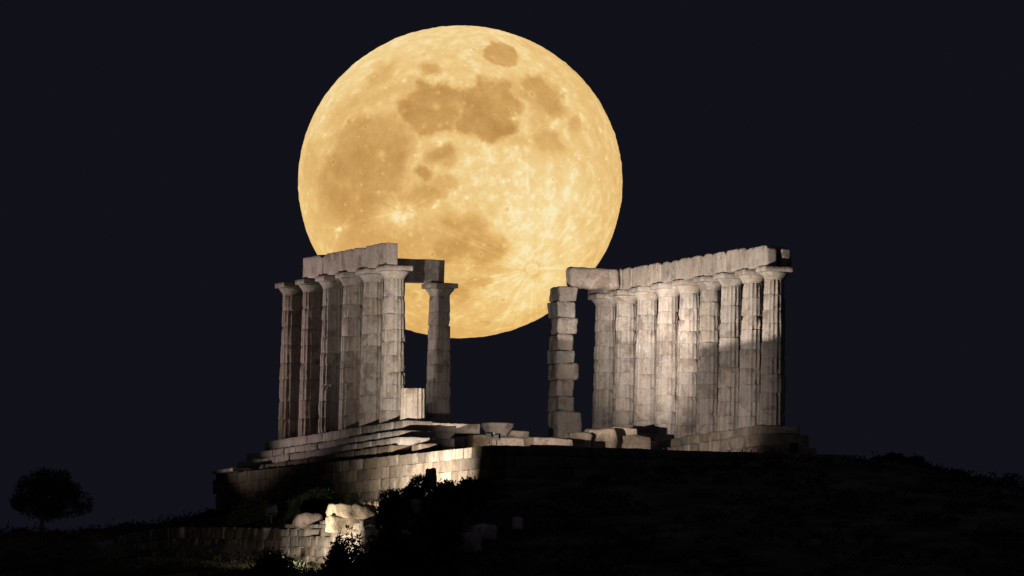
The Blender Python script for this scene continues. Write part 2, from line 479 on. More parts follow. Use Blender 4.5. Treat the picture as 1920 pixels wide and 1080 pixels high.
# ------------------------------------------------------------------ terrace wall and lower retaining wall
def wall_face(m, along0, along1, fixed, ztop, zbot, axis, course_h=0.42, thick=0.5, out=-1, lo=.45, hi=1.7, rough=0.024, tl=.55, th=1.2, gap=.006, rag=0.0):
    """courses of blocks; axis 'a' runs along the rows, 'b' across. ztop/zbot are functions of the running coordinate"""
    nmax = int(math.ceil(max(ztop(along0) - zbot(along0), ztop(along1) - zbot(along1)) / course_h))
    cz = [0.0]
    for c in range(nmax + 2): cz.append(cz[-1] + course_h * random.uniform(.72, 1.22))
    for c in range(nmax):
        s = along0 - random.uniform(0, .5)
        while s < along1 - 0.05:
            L_ = random.uniform(lo, hi)
            if along1 - s - L_ < lo * .5: L_ = along1 - s
            s0 = max(s, along0)
            mid = (s0 + s + L_) / 2
            z1 = ztop(mid) - cz[c]; z0 = ztop(mid) - cz[c + 1]; ch_ = z1 - z0
            if z1 > zbot(mid) and s + L_ - s0 > .1 and not (c == 0 and random.random() < rag):
                j = random.uniform(-.018, .018)
                w = s + L_ - s0 - gap
                cen = fixed - out * thick / 2 + j
                if axis == 'a': bl = block((thick, w, ch_ - gap), (cen, mid, (z0 + z1) / 2), .26, .02, rough, 2.4, maxn=5)
                else: bl = block((w, thick, ch_ - gap), (mid, cen, (z0 + z1) / 2), .26, .02, rough, 2.4, maxn=5)
                m.add(*bl, tint=rtint(tl, th, .06))
            s += L_


TA0, TA1, TB0, TB1 = -20.0, 14.2, -2.5, 15.5
ztw = lambda a: -1.80 + (a - TA0) / (TA1 - TA0) * 0.50
random.seed(12)
tw = tag(empty('terrace_wall', P3(0, 0, 0), ROT), 'long coursed stone terrace wall below the temple, floodlit near its corner', 'wall')
m = MB()
wall_face(m, TA0, TA1, TB0, ztw, lambda a: -4.6, 'a', tl=.42, th=1.3)
m.build('side_face', M_WALL, tw).color = (.74, .74, .74, 1)
m = MB()
wall_face(m, TB0 + .52, 12.0, TA0, lambda b: -1.80 + .006 * (b + 2.5), lambda b: -4.8 + max(0, b) * .1, 'b')
m.build('front_face', M_WALL, tw)['label'] = 'unlit front face of the terrace wall'
m = MB()
wall_face(m, TB0 + .52, 6.0, TA1 - .0, lambda b: -1.32, lambda b: -3.8, 'b', out=1)
m.build('end_face', M_WALL, tw)
random.seed(13)
m = MB()
m.add(*block((0.75, 2.7, 0.13), (-2.35, 12.75, ztw(12.7) + .075), .3, .03, .02))
sl_ = m.build('coping_slab', M_ROCK, None, True, P3(0, 0, 0), ROT)
tag(sl_, 'thin reddish lit slab on the far left end of the terrace wall', 'slab')

LB = -10.5
zlt = lambda a: -4.42 - (max(0, -4 - a)) * 0.049
zlb = lambda a: -5.35 - (max(0, -5 - a)) * 0.10 - .35
random.seed(14)
lw = tag(empty('retaining_wall', P3(0, 0, 0), ROT), 'lower rough retaining wall, brightly lit beside the big black bush', 'wall')
m = MB()
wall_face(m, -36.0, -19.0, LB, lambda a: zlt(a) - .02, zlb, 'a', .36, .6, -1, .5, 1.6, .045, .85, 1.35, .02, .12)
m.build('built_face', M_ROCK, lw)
m = MB()
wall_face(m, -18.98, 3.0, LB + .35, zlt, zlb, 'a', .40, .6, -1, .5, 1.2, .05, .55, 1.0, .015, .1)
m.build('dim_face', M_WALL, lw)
m = MB()
course(m, -27.5, -19.4, LB - .05, LB + .7, -5.12, -4.98, 1.2, 2.6, .03, .04, .04, .9, 1.1)
for q in range(len(m.v)): m.v[q] = (m.v[q][0], m.v[q][1], m.v[q][2] + zlt(m.v[q][1]) + 5.15)
m.build('coping', M_ROCK, lw)
m = MB()
wall_face(m, -29.0, -23.6, LB + .02, lambda a: zlt(a) + .30 + .12 * math.sin(a * 2.1), lambda a: zlt(a), 'a', .30, .5, -1, .35, .9, .08, .8, 1.3, .03, .3)
m.build('broken_course', M_ROCK, lw)

# ------------------------------------------------------------------ terrain (one sheet) and the sea
ctrl = [
    # a, b, z : mid level between the two walls
    (-20, -3, -3.6), (-12, -3, -3.5), (-4, -3, -3.4), (6, -3, -3.1), (14, -2.6, -2.75), (-15, -8, -5.0), (-20, -8, -5.1), (-8, -8, -4.6), (0, -8, -4.3), (8, -7, -3.9),
    (9, -11.2, -4.2), (4, -14, -5.2), (9, -16, -4.6), (14, -5, -3.65), (14, -10, -4.0), (14, -20, -4.4), (14, -40, -7), (3, -11, -4.75), (3, -20, -5.6), (0, -40, -9),
    (-25, -9, -5.3), (-33, -9, -6.2), (-15, -10.4, -5.0), (-25, -10.4, -5.5), (-33, -10.4, -6.2),
    # below the lower wall (the 1.35 m step is taken out)
    (-10, -13, -5.9 + 1.0), (-19, -13, -6.6 + 1.35), (-27, -13, -7.25 + 1.35), (-27, -17, -7.5 + 1.35), (-36, -13, -8.3 + 1.35), (-15, -22, -6.9), (-30, -25, -8.8),
    # in front of the front wall
    (-21, -2, -3.55), (-21, 2, -2.95), (-21, 6, -2.25), (-21, 9, -1.92), (-21, 14, -2.1), (-21, 20, -3.3), (-28, -2, -4.6), (-28, 6, -3.5), (-28, 14, -3.2), (-28, 22, -4.7),
    (-40, -6, -7.3), (-40, 6, -5.6), (-40, 18, -5.4), (-40, 30, -6.6), (-55, -10, -10.5), (-55, 10, -8.8), (-55, 30, -9.5), (-55, -30, -13),
    (-10, 22, -3.8), (5, 24, -4.4), (0, 17.5, -2.6), (12, 18, -3.4), (20, 24, -4), (20, 10, -2.4), (22, -2, -3.6), (40, 0, -8), (40, 30, -9), (40, -30, -10), (0, 45, -7), (-20, 45, -7.5),
]
for k in range(24):
    an = 2 * math.pi * k / 24
    ctrl.append((110 * math.cos(an), 110 * math.sin(an), -28)); ctrl.append((320 * math.cos(an), 320 * math.sin(an), -86))
ctrl = np.array(ctrl)
_D = np.sqrt(((ctrl[:, None, :2] - ctrl[None, :, :2]) ** 2).sum(-1))
_wt = np.linalg.solve(_D + np.eye(len(ctrl)) * 1e-6, ctrl[:, 2])


def sstep(x, e0, e1):
    t = np.clip((x - e0) / (e1 - e0), 0, 1); return t * t * (3 - 2 * t)


def terr(a, b):
    a = np.atleast_1d(np.asarray(a, float)); b = np.atleast_1d(np.asarray(b, float))
    z = np.zeros_like(a)
    for (ca, cb, _), w in zip(ctrl, _wt): z += w * np.sqrt((a - ca) ** 2 + (b - cb) ** 2)
    stp = (1 - sstep(b, LB + .1, LB + .6)) * (0.95 + 0.4 * (1 - sstep(a, -18, -8))) * (1 - sstep(a, 0, 4)) * sstep(a, -48, -38)
    far = 1 - (1 - sstep(b, -34, -14)) * 1.0
    z -= stp * far
    ins = sstep(a, TA0 + .15, TA0 + .5) * sstep(b, TB0 + .15, TB0 + .5) * (1 - sstep(a, TA1 - .5, TA1 - .15)) * (1 - sstep(b, TB1 - 2.5, TB1 + .5))
    zi = -1.83 + (a - TA0) * .006
    return z * (1 - ins) + zi * ins


def terr1(a, b): return float(terr(a, b)[0])


def grid(lo, hi, n0, n1, step):
    far0 = -np.geomspace(1, abs(lo) - abs(n0) + 1, 22)[::-1] + 1 + n0
    far1 = np.geomspace(1, hi - n1 + 1, 22) - 1 + n1
    return np.concatenate([far0[:-1], np.arange(n0, n1, step), far1])


ga = grid(-420, 420, -62, 34, 0.36); gb = grid(-420, 420, -34, 36, 0.36)
AA, BB = np.meshgrid(ga, gb, indexing='ij')
ZZ = terr(AA.ravel(), BB.ravel())
V = [P3(a, b, 0) for a, b in zip(AA.ravel(), BB.ravel())]
V = [(v.x, v.y, z + mn.noise(Vector((v.x * .9, v.y * .9, 0))) * .07 + mn.noise(Vector((v.x * 2.3, v.y * 2.3, 5))) * .045) for v, z in zip(V, ZZ)]
nb = len(gb)
F = [(i * nb + j, i * nb + j + 1, (i + 1) * nb + j + 1, (i + 1) * nb + j)[::-1] for i in range(len(ga) - 1) for j in range(nb - 1)]
m = MB(); m.v, m.f, m.t = V, F, [(1, 1, 1)] * len(V)
tag(m.build('hillside', M_EARTH), kind='structure')
m = MB(); S = 60000.0
m.add([(-S, -S, -77.5), (S, -S, -77.5), (S, S, -77.5), (-S, S, -77.5)], [(0, 1, 2, 3)])
tag(m.build('sea', M_SEA, None, False), kind='structure')

# ------------------------------------------------------------------ fallen stones
def stone(name, cat, label, px0, px1, py0, py1, a, depth, mat=M_ROCK, rnd=.06, rough=.05, group=None, tnt=(1, 1, 1), taper=None, seg=.12, fine=.04, sink=0.0):
    _, b0, z1 = onA(px0, py0, a); _, b1, z0 = onA(px1, py1, a)
    z0 -= sink
    if group and name == 'fallen_block' or (group and a == -5.6): z0 = min(z0, terr1(a + depth / 2, (b0 + b1) / 2) - .08)
    m = MB(); m.add(*block((b1 - b0, depth, z1 - z0), (0, 0, (z1 - z0) / 2), seg, rnd, rough, 1.8, fine=fine, taper=taper, maxn=12), tint=tnt)
    o = m.build(name, mat, None, True, P3(a + depth / 2, (b0 + b1) / 2, z0), ROT)
    return tag(o, label, cat, group)


random.seed(17)
GB = 'fallen stones along the terrace edge'
stone('fallen_slab', 'stone', 'low pale slab under the square pier at the terrace edge', 1000, 1075, 820, 838, -5.6, 1.2, group=GB, sink=.25, rnd=.05, tnt=(.9, .84, .82))
stone('fallen_block', 'stone', 'worn lump of stone at the foot of the square pier', 1070, 1112, 810, 838, -1.2, .9, group=GB, sink=.25, rnd=.12, rough=.1, tnt=(.85, .8, .78))
stone('fallen_block', 'stone', 'rough stone in the middle of the rubble before the first right columns', 1106, 1156, 804, 838, -0.5, .9, group=GB, sink=.25, rnd=.12, rough=.12, tnt=(.95, .88, .84))
stone('fallen_block', 'stone', 'pale squared stone on top of the rubble, beside the black gap', 1150, 1196, 801, 818, 0.8, .8, group=GB, rnd=.05, rough=.04, tnt=(1.1, 1.05, 1))
stone('fallen_block', 'stone', 'wide rounded stone under the pale squared one at the rubble end', 1148, 1223, 815, 840, 0.2, .9, group=GB, sink=.25, rnd=.1, rough=.08, tnt=(.9, .84, .8))
stone('terrace_curb', 'curb', 'thin pale row of edge stones along the top of the terrace front', 996, 1262, 834, 840, -18.6, .6, group=None, sink=.3, rnd=.04, rough=.05, seg=.3, tnt=(.85, .78, .68))
stone('fallen_slab', 'stone', 'pale flat slab lying beside the small floodlight', 912, 994, 820, 833, -4.2, .9, group=GB, sink=.35, rnd=.04, tnt=(1.05, 1.0, .98))
stone('fallen_slab', 'stone', 'tilted squared slab on the pale flat slab, beside the fallen capital', 944, 993, 806, 821, -2.2, .7, group=GB, rnd=.05, rough=.03, tnt=(.9, .88, .86))
stone('fallen_block', 'stone', 'dark low stone between the stepped platform and the fallen capital', 886, 924, 815, 834, -9.0, .8, M_WALL, group=GB, sink=.2, rnd=.05, tnt=(.7, .66, .58))
stone('fallen_block', 'stone', 'rough dark stone lying against the lower steps of the platform', 787, 829, 831, 850, -9.2, 1.0, M_WALL, group=GB, sink=.2, rnd=.06, tnt=(.8, .76, .7))
m = MB(); course(m, -3.9, 2.0, 2.6, 5.6, -1.9, -.5, 1.0, 1.8, .03, .05, .03)
tag(m.build('inner_foundation', M_WALL, None, True, P3(0, 0, 0), ROT), 'low inner foundation under the fallen capital and slabs', 'foundation')
# fallen capital lying on the terrace
CAPA = -2.5
_, b0, z1 = onA(904, 793, CAPA); _, b1, z0 = onA(962, 820, CAPA)
V, F, n = [], [], 40
Rr = (b1 - b0) / 2; Hh = z1 - z0
for (zz, r) in ((0, .62), (.12, .66), (.3, .74), (.55, .88), (.7, .96), (.78, 1.0), (.97, 1.0), (1.0, .96)):
    for i in range(n):
        an = 2 * math.pi * i / n
        e = mn.noise(Vector((math.cos(an) * 2, math.sin(an) * 2, zz * 2))) * .05
        V.append((math.cos(an) * Rr * (r + e), math.sin(an) * Rr * (r + e), zz * Hh))
for l in range(7):
    for i in range(n):
        j = (i + 1) % n; F.append((l * n + i, l * n + j, (l + 1) * n + j, (l + 1) * n + i))
F.append(tuple(range(n))[::-1]); F.append(tuple(range(7 * n, 8 * n)))
m = MB(); m.add(V, F)
tag(m.build('fallen_capital', M_MARBLE, None, True, P3(CAPA, (b0 + b1) / 2, z0), ROT), 'fallen bowl shaped column capital resting on the terrace', 'column capital').color = (.8, .78, .74, 1)
# boulders by the lower wall
stone('boulder', 'rock', 'big bright boulder above the lower wall, touching the black bush', 626, 704, 943, 968, -27.8, .8, rnd=.09, rough=.16, tnt=(1.0, .94, .82), sink=.12, fine=.10)
stone('boulder', 'rock', 'smaller grey boulder on the coping of the lower wall', 558, 604, 962, 985, -22.2, .6, rnd=.12, rough=.13, tnt=(.8, .76, .76), sink=.05)
stone('boulder', 'rock', 'bright stone under the big boulder and beside the bush tip', 620, 704, 967, 994, -27.75, .75, rnd=.06, rough=.12, tnt=(.95, .9, .78), sink=.1)
stone('standing_stone', 'rock', 'dark upright stone standing before the brightest part of the terrace wall', 801, 819, 880, 904, -19.0, .3, rnd=.025, rough=.09, tnt=(.5, .45, .4), taper=(.78, .8), sink=.3)
stone('boulder', 'rock', 'greenish rubble rock in the gap between the black bushes', 772, 828, 936, 951, -24.5, .8, rnd=.12, rough=.12, tnt=(.75, .78, .6), sink=.3)
stone('boulder', 'rock', 'faint flat rock on the dark slope right of the big bush', 890, 932, 984, 998, -36, .8, rnd=.1, rough=.1, tnt=(1.2, 1.2, 1.25), sink=.3)
stone('boulder', 'rock', 'faint squarish rock low on the dark slope beside the big bush', 868, 905, 1000, 1022, -37.5, .8, rnd=.1, rough=.1, tnt=(1.1, 1.1, 1.15), sink=.3)
stone('boulder', 'rock', 'tiny faint rock alone higher on the dark slope', 966, 982, 970, 984, -34, .4, rnd=.08, rough=.08, tnt=(1.2, 1.2, 1.25), sink=.2)
stone('boulder', 'rock', 'faint rock on the dark slope straight below the brightest right columns', 1236, 1262, 962, 976, -30, .6, rnd=.09, rough=.1, tnt=(.9, .9, .95), sink=.3)
stone('boulder', 'rock', 'faint wide rock on the dark slope below the last right columns', 1424, 1462, 968, 982, -31, .7, rnd=.09, rough=.12, tnt=(.8, .8, .9), sink=.3)
stone('boulder', 'rock', 'faint rock on the dark slope under the bulky skyline bush', 1640, 1668, 984, 998, -31, .6, rnd=.09, rough=.12, tnt=(.8, .8, .9), sink=.3)
stone('small_block', 'block', 'small dark block at the far right end of the right row', 1483, 1497, 831, 849, -12.0, .3, M_METAL, rnd=.02, rough=.01, sink=.2)

# ------------------------------------------------------------------ plants
def leaf_cloud(n, sampler, size, up=0.25, aspect=2.2):
    """n small leaf blades; sampler gives points and outward directions"""
    p, d = sampler(n)
    r = rng.normal(size=(n, 3)); ax = d * 0.8 + r * 0.7 + np.array([0, 0, up]); ax /= np.linalg.norm(ax, axis=1)[:, None]
    s = np.cross(ax, rng.normal(size=(n, 3))); s /= np.linalg.norm(s, axis=1)[:, None] + 1e-9
    L_ = size * rng.uniform(.6, 1.5, n)[:, None]; w = L_ / aspect
    q = np.stack([p - s * w * .3, p + ax * L_ * .45 - s * w * .5, p + ax * L_, p + ax * L_ * .45 + s * w * .5], 1)
    v = q.reshape(-1, 3)
    f = np.arange(n * 4).reshape(-1, 4)
    return v, f


def clumps(centres, radii, flat=1.0):
    centres = np.array(centres, float); radii = np.array(radii, float)
    wgt = radii ** 2; wgt = wgt / wgt.sum()

    def s(n):
        k = rng.choice(len(centres), n, p=wgt)
        d = rng.normal(size=(n, 3)); d /= np.linalg.norm(d, axis=1)[:, None]
        rr = radii[k] * rng.uniform(0.35, 1.0, n) ** .5 * (1 + .12 * rng.normal(size=n))
        return centres[k] + d * rr[:, None] * np.array([1, 1, flat]), d
    return s


def np_build(name, v, f, mat, parent):
    me = bpy.data.meshes.new(name)
    me.vertices.add(len(v)); me.vertices.foreach_set('co', np.asarray(v, np.float32).ravel())
    me.loops.add(f.size); me.loops.foreach_set('vertex_index', f.ravel().astype(np.int32))
    me.polygons.add(len(f)); me.polygons.foreach_set('loop_start', (np.arange(len(f)) * f.shape[1]).astype(np.int32))
    me.update(calc_edges=True); me.validate()
    me.materials.append(mat)
    o = bpy.data.objects.new(name, me); COL.objects.link(o)
    if parent is not None: o.parent = parent
    return o


def tube(m, pts, rads, n=7):
    V, F = [], []
    for k, (p, r) in enumerate(zip(pts, rads)):
        p = Vector(p)
        d = (Vector(pts[min(k + 1, len(pts) - 1)]) - Vector(pts[max(k - 1, 0)])).normalized()
        x = d.orthogonal().normalized(); y = d.cross(x)
        for i in range(n):
            an = 2 * math.pi * i / n
            V.append(p + x * math.cos(an) * r + y * math.sin(an) * r)
    for k in range(len(pts) - 1):
        for i in range(n):
            j = (i + 1) % n; F.append((k * n + i, k * n + j, (k + 1) * n + j, (k + 1) * n + i))
    F.append(tuple(range(n))[::-1]); F.append(tuple(range((len(pts) - 1) * n, len(pts) * n)))
    m.add(V, F)


def shrub(label, cx, ytop, width, a, group='dark shrubs on the slope', shape='round', ybase=None, n=3800, size=.10, seed=0, name='shrub'):
    """width in photo pixels; the plant is rooted in the ground below its top"""
    global rng
    rng = np.random.default_rng(seed + 100); random.seed(seed + 7)
    _, b, zt = onA(cx, ytop, a)
    wm = width / 49.0
    zg = terr1(a, b) - .05
    H = max(zt - zg, .35)
    root = tag(empty(name, P3(a, b, zg), ROT), label, 'shrub' if name != 'tree' else 'tree', group)
    cs, rs = [], []
    if shape == 'round':
        k = 9
        for i in range(k):
            an = random.uniform(0, 6.28); q = random.uniform(0, .62) * wm / 2; r = random.uniform(.26, .42) * min(wm, H * 1.4) * .62
            cs.append((math.cos(an) * q, math.sin(an) * q * .8, random.uniform(.3, .98) * H - r * .8)); rs.append(r)
        r = .34 * min(wm, H * 1.3); cs.append((random.uniform(-.1, .1) * wm, 0, H - r)); rs.append(r)
        for i in range(4): cs.append((random.uniform(-.35, .35) * wm, random.uniform(-.2, .2) * wm, .25 * H)); rs.append(.3 * min(wm, H))
    elif shape == 'cone':
        for s_ in range(max(2, int(wm / .3))):
            ox = (random.uniform(-.32, .32)) * wm; oh = H * (1 - abs(ox / wm) * 1.1) * random.uniform(.9, 1)
            oy = random.uniform(-.25, .25) * wm
            for i in range(9):
                t = i / 8; cs.append((ox + random.uniform(-.08, .08), oy, oh * (.1 + .82 * t))); rs.append(max(.10, (.42 + .12 * random.random()) * (1 - t) ** .75 * min(1.1, wm * .6)))
    v, f = leaf_cloud(n, clumps(cs, rs), size, .5 if shape == 'cone' else .2)
    v[:, 2] = np.maximum(v[:, 2], -.1)
    np_build('foliage', v, f, M_LEAF, root)
    m = MB()
    for i in range(4):
        c = random.choice(cs)
        tube(m, [(random.uniform(-.06, .06), random.uniform(-.06, .06), -.1), (c[0] * .5, c[1] * .5, max(.1, c[2] * .55)), (c[0], c[1], max(.2, c[2]))], [.04, .03, .012])
    m.build('stem', M_BARK, root)
    return root


SH = [
    # label, cx, ytop, width, a, shape, n, size
    ('left clump of the big black bush, bright wall showing at its edge', 652, 966, 104, -36.5, 'cone', 20000, .12),
    ('main mass of the big black bush in front of the lower wall', 738, 946, 120, -37.5, 'cone', 30000, .13),
    ('right part of the big black bush, merging into the dark slope', 816, 952, 120, -38, 'round', 16000, .14),
    ('low front part of the big black bush at the bottom edge', 760, 1000, 210, -41, 'round', 20000, .15),
    ('black bush with a flat top left of the standing stone', 781, 894, 50, -24, 'round', 9000, .11),
    ('wide low black bush below the brightest part of the wall', 832, 902, 90, -24.3, 'round', 14000, .11),
    ('black bush below the terrace wall corner, lit yellowish along its top', 878, 897, 74, -23.8, 'round', 12000, .11),
    ('small pointed shrub right at the terrace wall corner', 916, 887, 18, -21.2, 'cone', 900, .07),
    ('black bush stepping down between the standing stone and the boulder', 738, 919, 60, -24.5, 'round', 9000, .11),
    ('small round bush sitting above the big bright boulder', 662, 924, 36, -22.5, 'round', 2200, .07),
    ('black bush beside the big boulder, on the lower wall terrace', 600, 918, 70, -19.5, 'round', 9000, .11),
    ('long low black bush above the dim part of the lower wall', 566, 931, 56, -18.2, 'round', 7000, .10),
    ('dark bush against the shaded part of the terrace wall', 478, 934, 100, -11.5, 'round', 10000, .11),
    ('low dark bush at the left foot of the terrace wall', 398, 957, 80, 6, 'round', 3500, .09),
    ('bulky black bush on the right skyline', 1678, 864, 100, -19, 'round', 6500, .11),
    ('small rounded bush top just right of the bulky one', 1722, 856, 48, -16, 'round', 2800, .10),
    ('narrow dark bush between the bulky one and the right edge', 1786, 879, 46, -14, 'round', 1800, .10),
    ('dark bush with a jagged top near the right edge', 1842, 892, 64, -15, 'cone', 2600, .10),
    ('last dark bush cut by the right edge of the picture', 1898, 888, 66, -14, 'round', 3000, .10),
    ('tuft of low scrub on the left skyline below the tree', 40, 992, 60, 13.5, 'round', 1800, .08),
    ('low dark scrub clump at the foot of the lit lower wall, by the bottom edge', 514, 1034, 110, -32.5, 'round', 11000, .11),
    ('low hummock of scrub on the skyline between the tree and the temple', 240, 998, 70, 10, 'round', 1800, .08),
]
for k, (lab, cx, yt, wd, a, shp, n_, sz) in enumerate(SH):
    shrub(lab, cx, yt, wd, a, shape=shp, n=n_, size=sz, seed=k)

# the lone tree on the left skyline: bare trunk, forked limbs and a wide flat crown
rng = np.random.default_rng(5); random.seed(5)
ta = 9.0
_, tb, tz = onA(79, 1003, ta)
tz = min(tz, terr1(ta, tb)) - .05
tree = tag(empty('tree', P3(ta, tb, tz), ROT), 'small lone tree with wide dark crown on the left skyline', 'tree')
k49 = 1 / 49.0
def tp(px, py, y=0.0): return ((px - 79) * k49 / CT, y, (1003 - py) * k49)
cr = [(92, 900, 32), (60, 915, 28), (120, 910, 28), (40, 935, 22), (145, 935, 22), (90, 925, 36), (60, 945, 26), (120, 945, 26), (30, 945, 12), (154, 948, 13), (95, 950, 28), (75, 890, 18), (108, 890, 18), (135, 918, 20), (50, 900, 16)]
cs, rs = [], []
for (x, y, r) in cr:
    p = tp(x, y, random.uniform(-.5, .5)); cs.append(p); rs.append(r * k49)
    p = tp(x + random.uniform(-8, 8), y + random.uniform(-5, 5), random.uniform(-.9, .9)); cs.append(p); rs.append(r * k49 * .7)
v, f = leaf_cloud(15000, clumps(cs, rs, .8), .085, .1)
np_build('crown', v, f, M_LEAF, tree)
m = MB()
tube(m, [(0, 0, -.2), (.02, .01, .25), (-.01, 0, .55), (.03, 0, .8)], [.10, .085, .075, .07], 9)
for c in cs[::2]:
    tube(m, [(.02, 0, .7), (c[0] * .45, c[1] * .45, .7 + (c[2] - .7) * .5), c], [.055, .035, .012], 6)
m.build('trunk', M_BARK, tree)

# scrub and dry grass over the slope: uncountable
rng = np.random.default_rng(77)


def scatter(n, a0, a1, b0, b1, dens):
    a = rng.uniform(a0, a1, n); b = rng.uniform(b0, b1, n)
    out_ = ~((a > TA0 - .3) & (a < TA1 + .2) & (b > TB0 - .3) & (b < TB1 - 1.0))
    out_ &= ~((b > LB - .35) & (b < LB + 1.0) & (a > -37) & (a < 3.5))
    nn = np.array([mn.noise(Vector((x * .35, y * .35, 3.0))) for x, y in zip(a, b)])
    keep = out_ & (nn > dens)
    return a[keep], b[keep], nn[keep]


a, b, nn = scatter(17000, -60, 25, -28, 30, -0.04)
z = terr(a, b)
tv, tf = [], []
cen = np.stack([CT * b - ST * a, CT * a + ST * b, z], 1)
hgt = .18 + .75 * np.clip(nn, 0, .6) * rng.uniform(.5, 1.2, len(a))
lk = np.repeat(np.arange(len(a)), 16)


def scr(n):
    d = rng.normal(size=(n, 3)); d[:, 2] = np.abs(d[:, 2]); d /= np.linalg.norm(d, axis=1)[:, None]
    return cen[lk] + d * (hgt[lk] * rng.uniform(.3, 1, n))[:, None], d


v, f = leaf_cloud(len(lk), scr, .12, .3)
tag(np_build('scrub', v, f, M_SCRUB, None), 'dark low scrub covering the unlit slope', 'scrub', kind='stuff')
a, b, nn = scatter(26000, -45, 14, -26, -2.6, -.35)
z = terr(a, b); cen = np.stack([CT * b - ST * a, CT * a + ST * b, z - .03], 1)
lk = np.arange(len(a)).repeat(3)
v, f = leaf_cloud(len(lk), lambda n: (cen[lk] + rng.normal(size=(n, 3)) * np.array([.06, .06, 0]), np.tile(np.array([[0, 0, 1.0]]), (n, 1))), .20, 1.2, 7)
tag(np_build('dry_grass', v, f, M_GRASS, None), 'dry grass on the slope below the walls', 'grass', kind='stuff')

# ------------------------------------------------------------------ the moon
def vnoise(p, seed=0):
    """value noise on 3-D points, vectorised"""
    i = np.floor(p).astype(np.int64); f_ = p - i; f_ = f_ * f_ * (3 - 2 * f_)

    def h(x, y, z_):
        n_ = (x * 374761393 + y * 668265263 + z_ * 1274126177 + seed * 974711) & 0xFFFFFFFF
        n_ = ((n_ ^ (n_ >> 13)) * 1274126177) & 0xFFFFFFFF
        return ((n_ ^ (n_ >> 16)) & 0xFFFF) / 65535.0
    r_ = 0
    for dx in (0, 1):
        for dy in (0, 1):
            for dz in (0, 1):
                w_ = (f_[:, 0] if dx else 1 - f_[:, 0]) * (f_[:, 1] if dy else 1 - f_[:, 1]) * (f_[:, 2] if dz else 1 - f_[:, 2])
                r_ = r_ + w_ * h(i[:, 0] + dx, i[:, 1] + dy, i[:, 2] + dz)
    return r_ * 2 - 1


def fbm(p, oc=5, seed=0, gain=.55):
    s_, a_ = 0, 1.0
    for o_ in range(oc):
        s_ = s_ + a_ * vnoise(p * 2.03 ** o_, seed + o_); a_ *= gain
    return s_


MDIST = 30000.0
MR = MDIST * 304.0 / FPX
FLAT = 293.0 / 304.0                         # flattened by refraction near the horizon
NR, NS = 240, 900
# local frame: x right, z up, y away; front hemisphere faces -y
fr = np.sin(np.linspace(0, 1, NR) * math.pi / 2)     # dense to the limb
fr = np.linspace(0, 1, NR) * .55 + fr * .45
fr[-1] = 1.0
ang = np.linspace(0, 2 * math.pi, NS, endpoint=False)
u = (fr[1:, None] * np.cos(ang)[None]).ravel(); w = (fr[1:, None] * np.sin(ang)[None]).ravel()
u = np.concatenate([[0], u]); w = np.concatenate([[0], w])
yy = -np.sqrt(np.clip(1 - u * u - w * w, 0, 1))
fx = MOON_PX[0] + u * 304.0; fy = MOON_PX[1] - w * 293.0       # where each point lies on the photographed disc
pt = np.stack([u, w, yy], 1)
# ragged outlines for the maria
jx = fx + fbm(pt * 11, 6, 1, .68) * 5.5; jy = fy + fbm(pt * 11, 6, 2, .68) * 5.5
n1 = fbm(pt * 4, 4, 11, .5); n2 = fbm(pt * 20, 5, 12, .65); n3 = fbm(pt * 60, 3, 13, .7)


def sd_poly(pts):
    pts = np.array(pts, float); n_ = len(pts)
    d = np.full(len(jx), 1e9); ins = np.zeros(len(jx), bool)
    for i in range(n_):
        x0, y0 = pts[i]; x1, y1 = pts[(i + 1) % n_]
        ex, ey = x1 - x0, y1 - y0
        t = np.clip(((jx - x0) * ex + (jy - y0) * ey) / (ex * ex + ey * ey + 1e-9), 0, 1)
        d = np.minimum(d, np.hypot(jx - x0 - ex * t, jy - y0 - ey * t))
        c = ((y0 > jy) != (y1 > jy)) & (jx < (x1 - x0) * (jy - y0) / (y1 - y0 + 1e-12) + x0)
        ins ^= c
    return np.where(ins, -d, d)


def z1(l): return [(540 + x * .3385, 30 + y * .3385) for x, y in l]
def z2(l): return [(540 + x * .3385, 330 + y * .3385) for x, y in l]


dark = np.zeros(len(u))


def mare(pts, amt, soft=7.0):
    global dark
    s_ = 1 - sstep(sd_poly(pts) - 4.5, -soft * 1.8, soft * 1.8)
    dark = np.maximum(dark, s_ * amt)


def spot(x, y, rx, ry, amt, tilt=0, soft=.5):
    global dark
    c, s_ = math.cos(math.radians(tilt)), math.sin(math.radians(tilt))
    dx, dy = jx - x, jy - y
    q = np.hypot((dx * c + dy * s_) / rx, (-dx * s_ + dy * c) / ry)
    dark = np.maximum(dark, (1 - sstep(q, 1 - soft, 1 + soft)) * amt)


spot(942, 104, 33, 22, .80, 18, .12)                                                         # Crisium
mare(z1([(610, 490), (660, 460), (720, 430), (740, 370), (790, 395), (860, 385), (930, 420), (965, 460), (960, 540), (930, 580), (880, 620), (830, 630), (780, 650), (730, 660), (690, 620), (640, 570), (615, 530)]), .88, 5)
mare(z1([(960, 460), (990, 430), (1060, 400), (1060, 350), (1100, 390), (1150, 385), (1190, 370), (1230, 410), (1260, 470), (1290, 490), (1250, 530), (1220, 560), (1245, 600), (1260, 640), (1230, 660), (1180, 670), (1130, 690), (1080, 680), (1040, 660), (1000, 645), (960, 620), (945, 590), (960, 560)]), 1.0, 5)
mare(z1([(900, 420), (1000, 420), (1000, 545), (915, 560)]), .8, 6)
mare(z1([(1290, 370), (1340, 350), (1400, 345), (1430, 360), (1460, 400), (1500, 430), (1500, 480), (1520, 540), (1500, 550), (1450, 540), (1400, 510), (1350, 490), (1310, 450)]), .78, 6)
mare(z1([(1190, 370), (1290, 360), (1330, 460), (1260, 480)]), .45, 8)
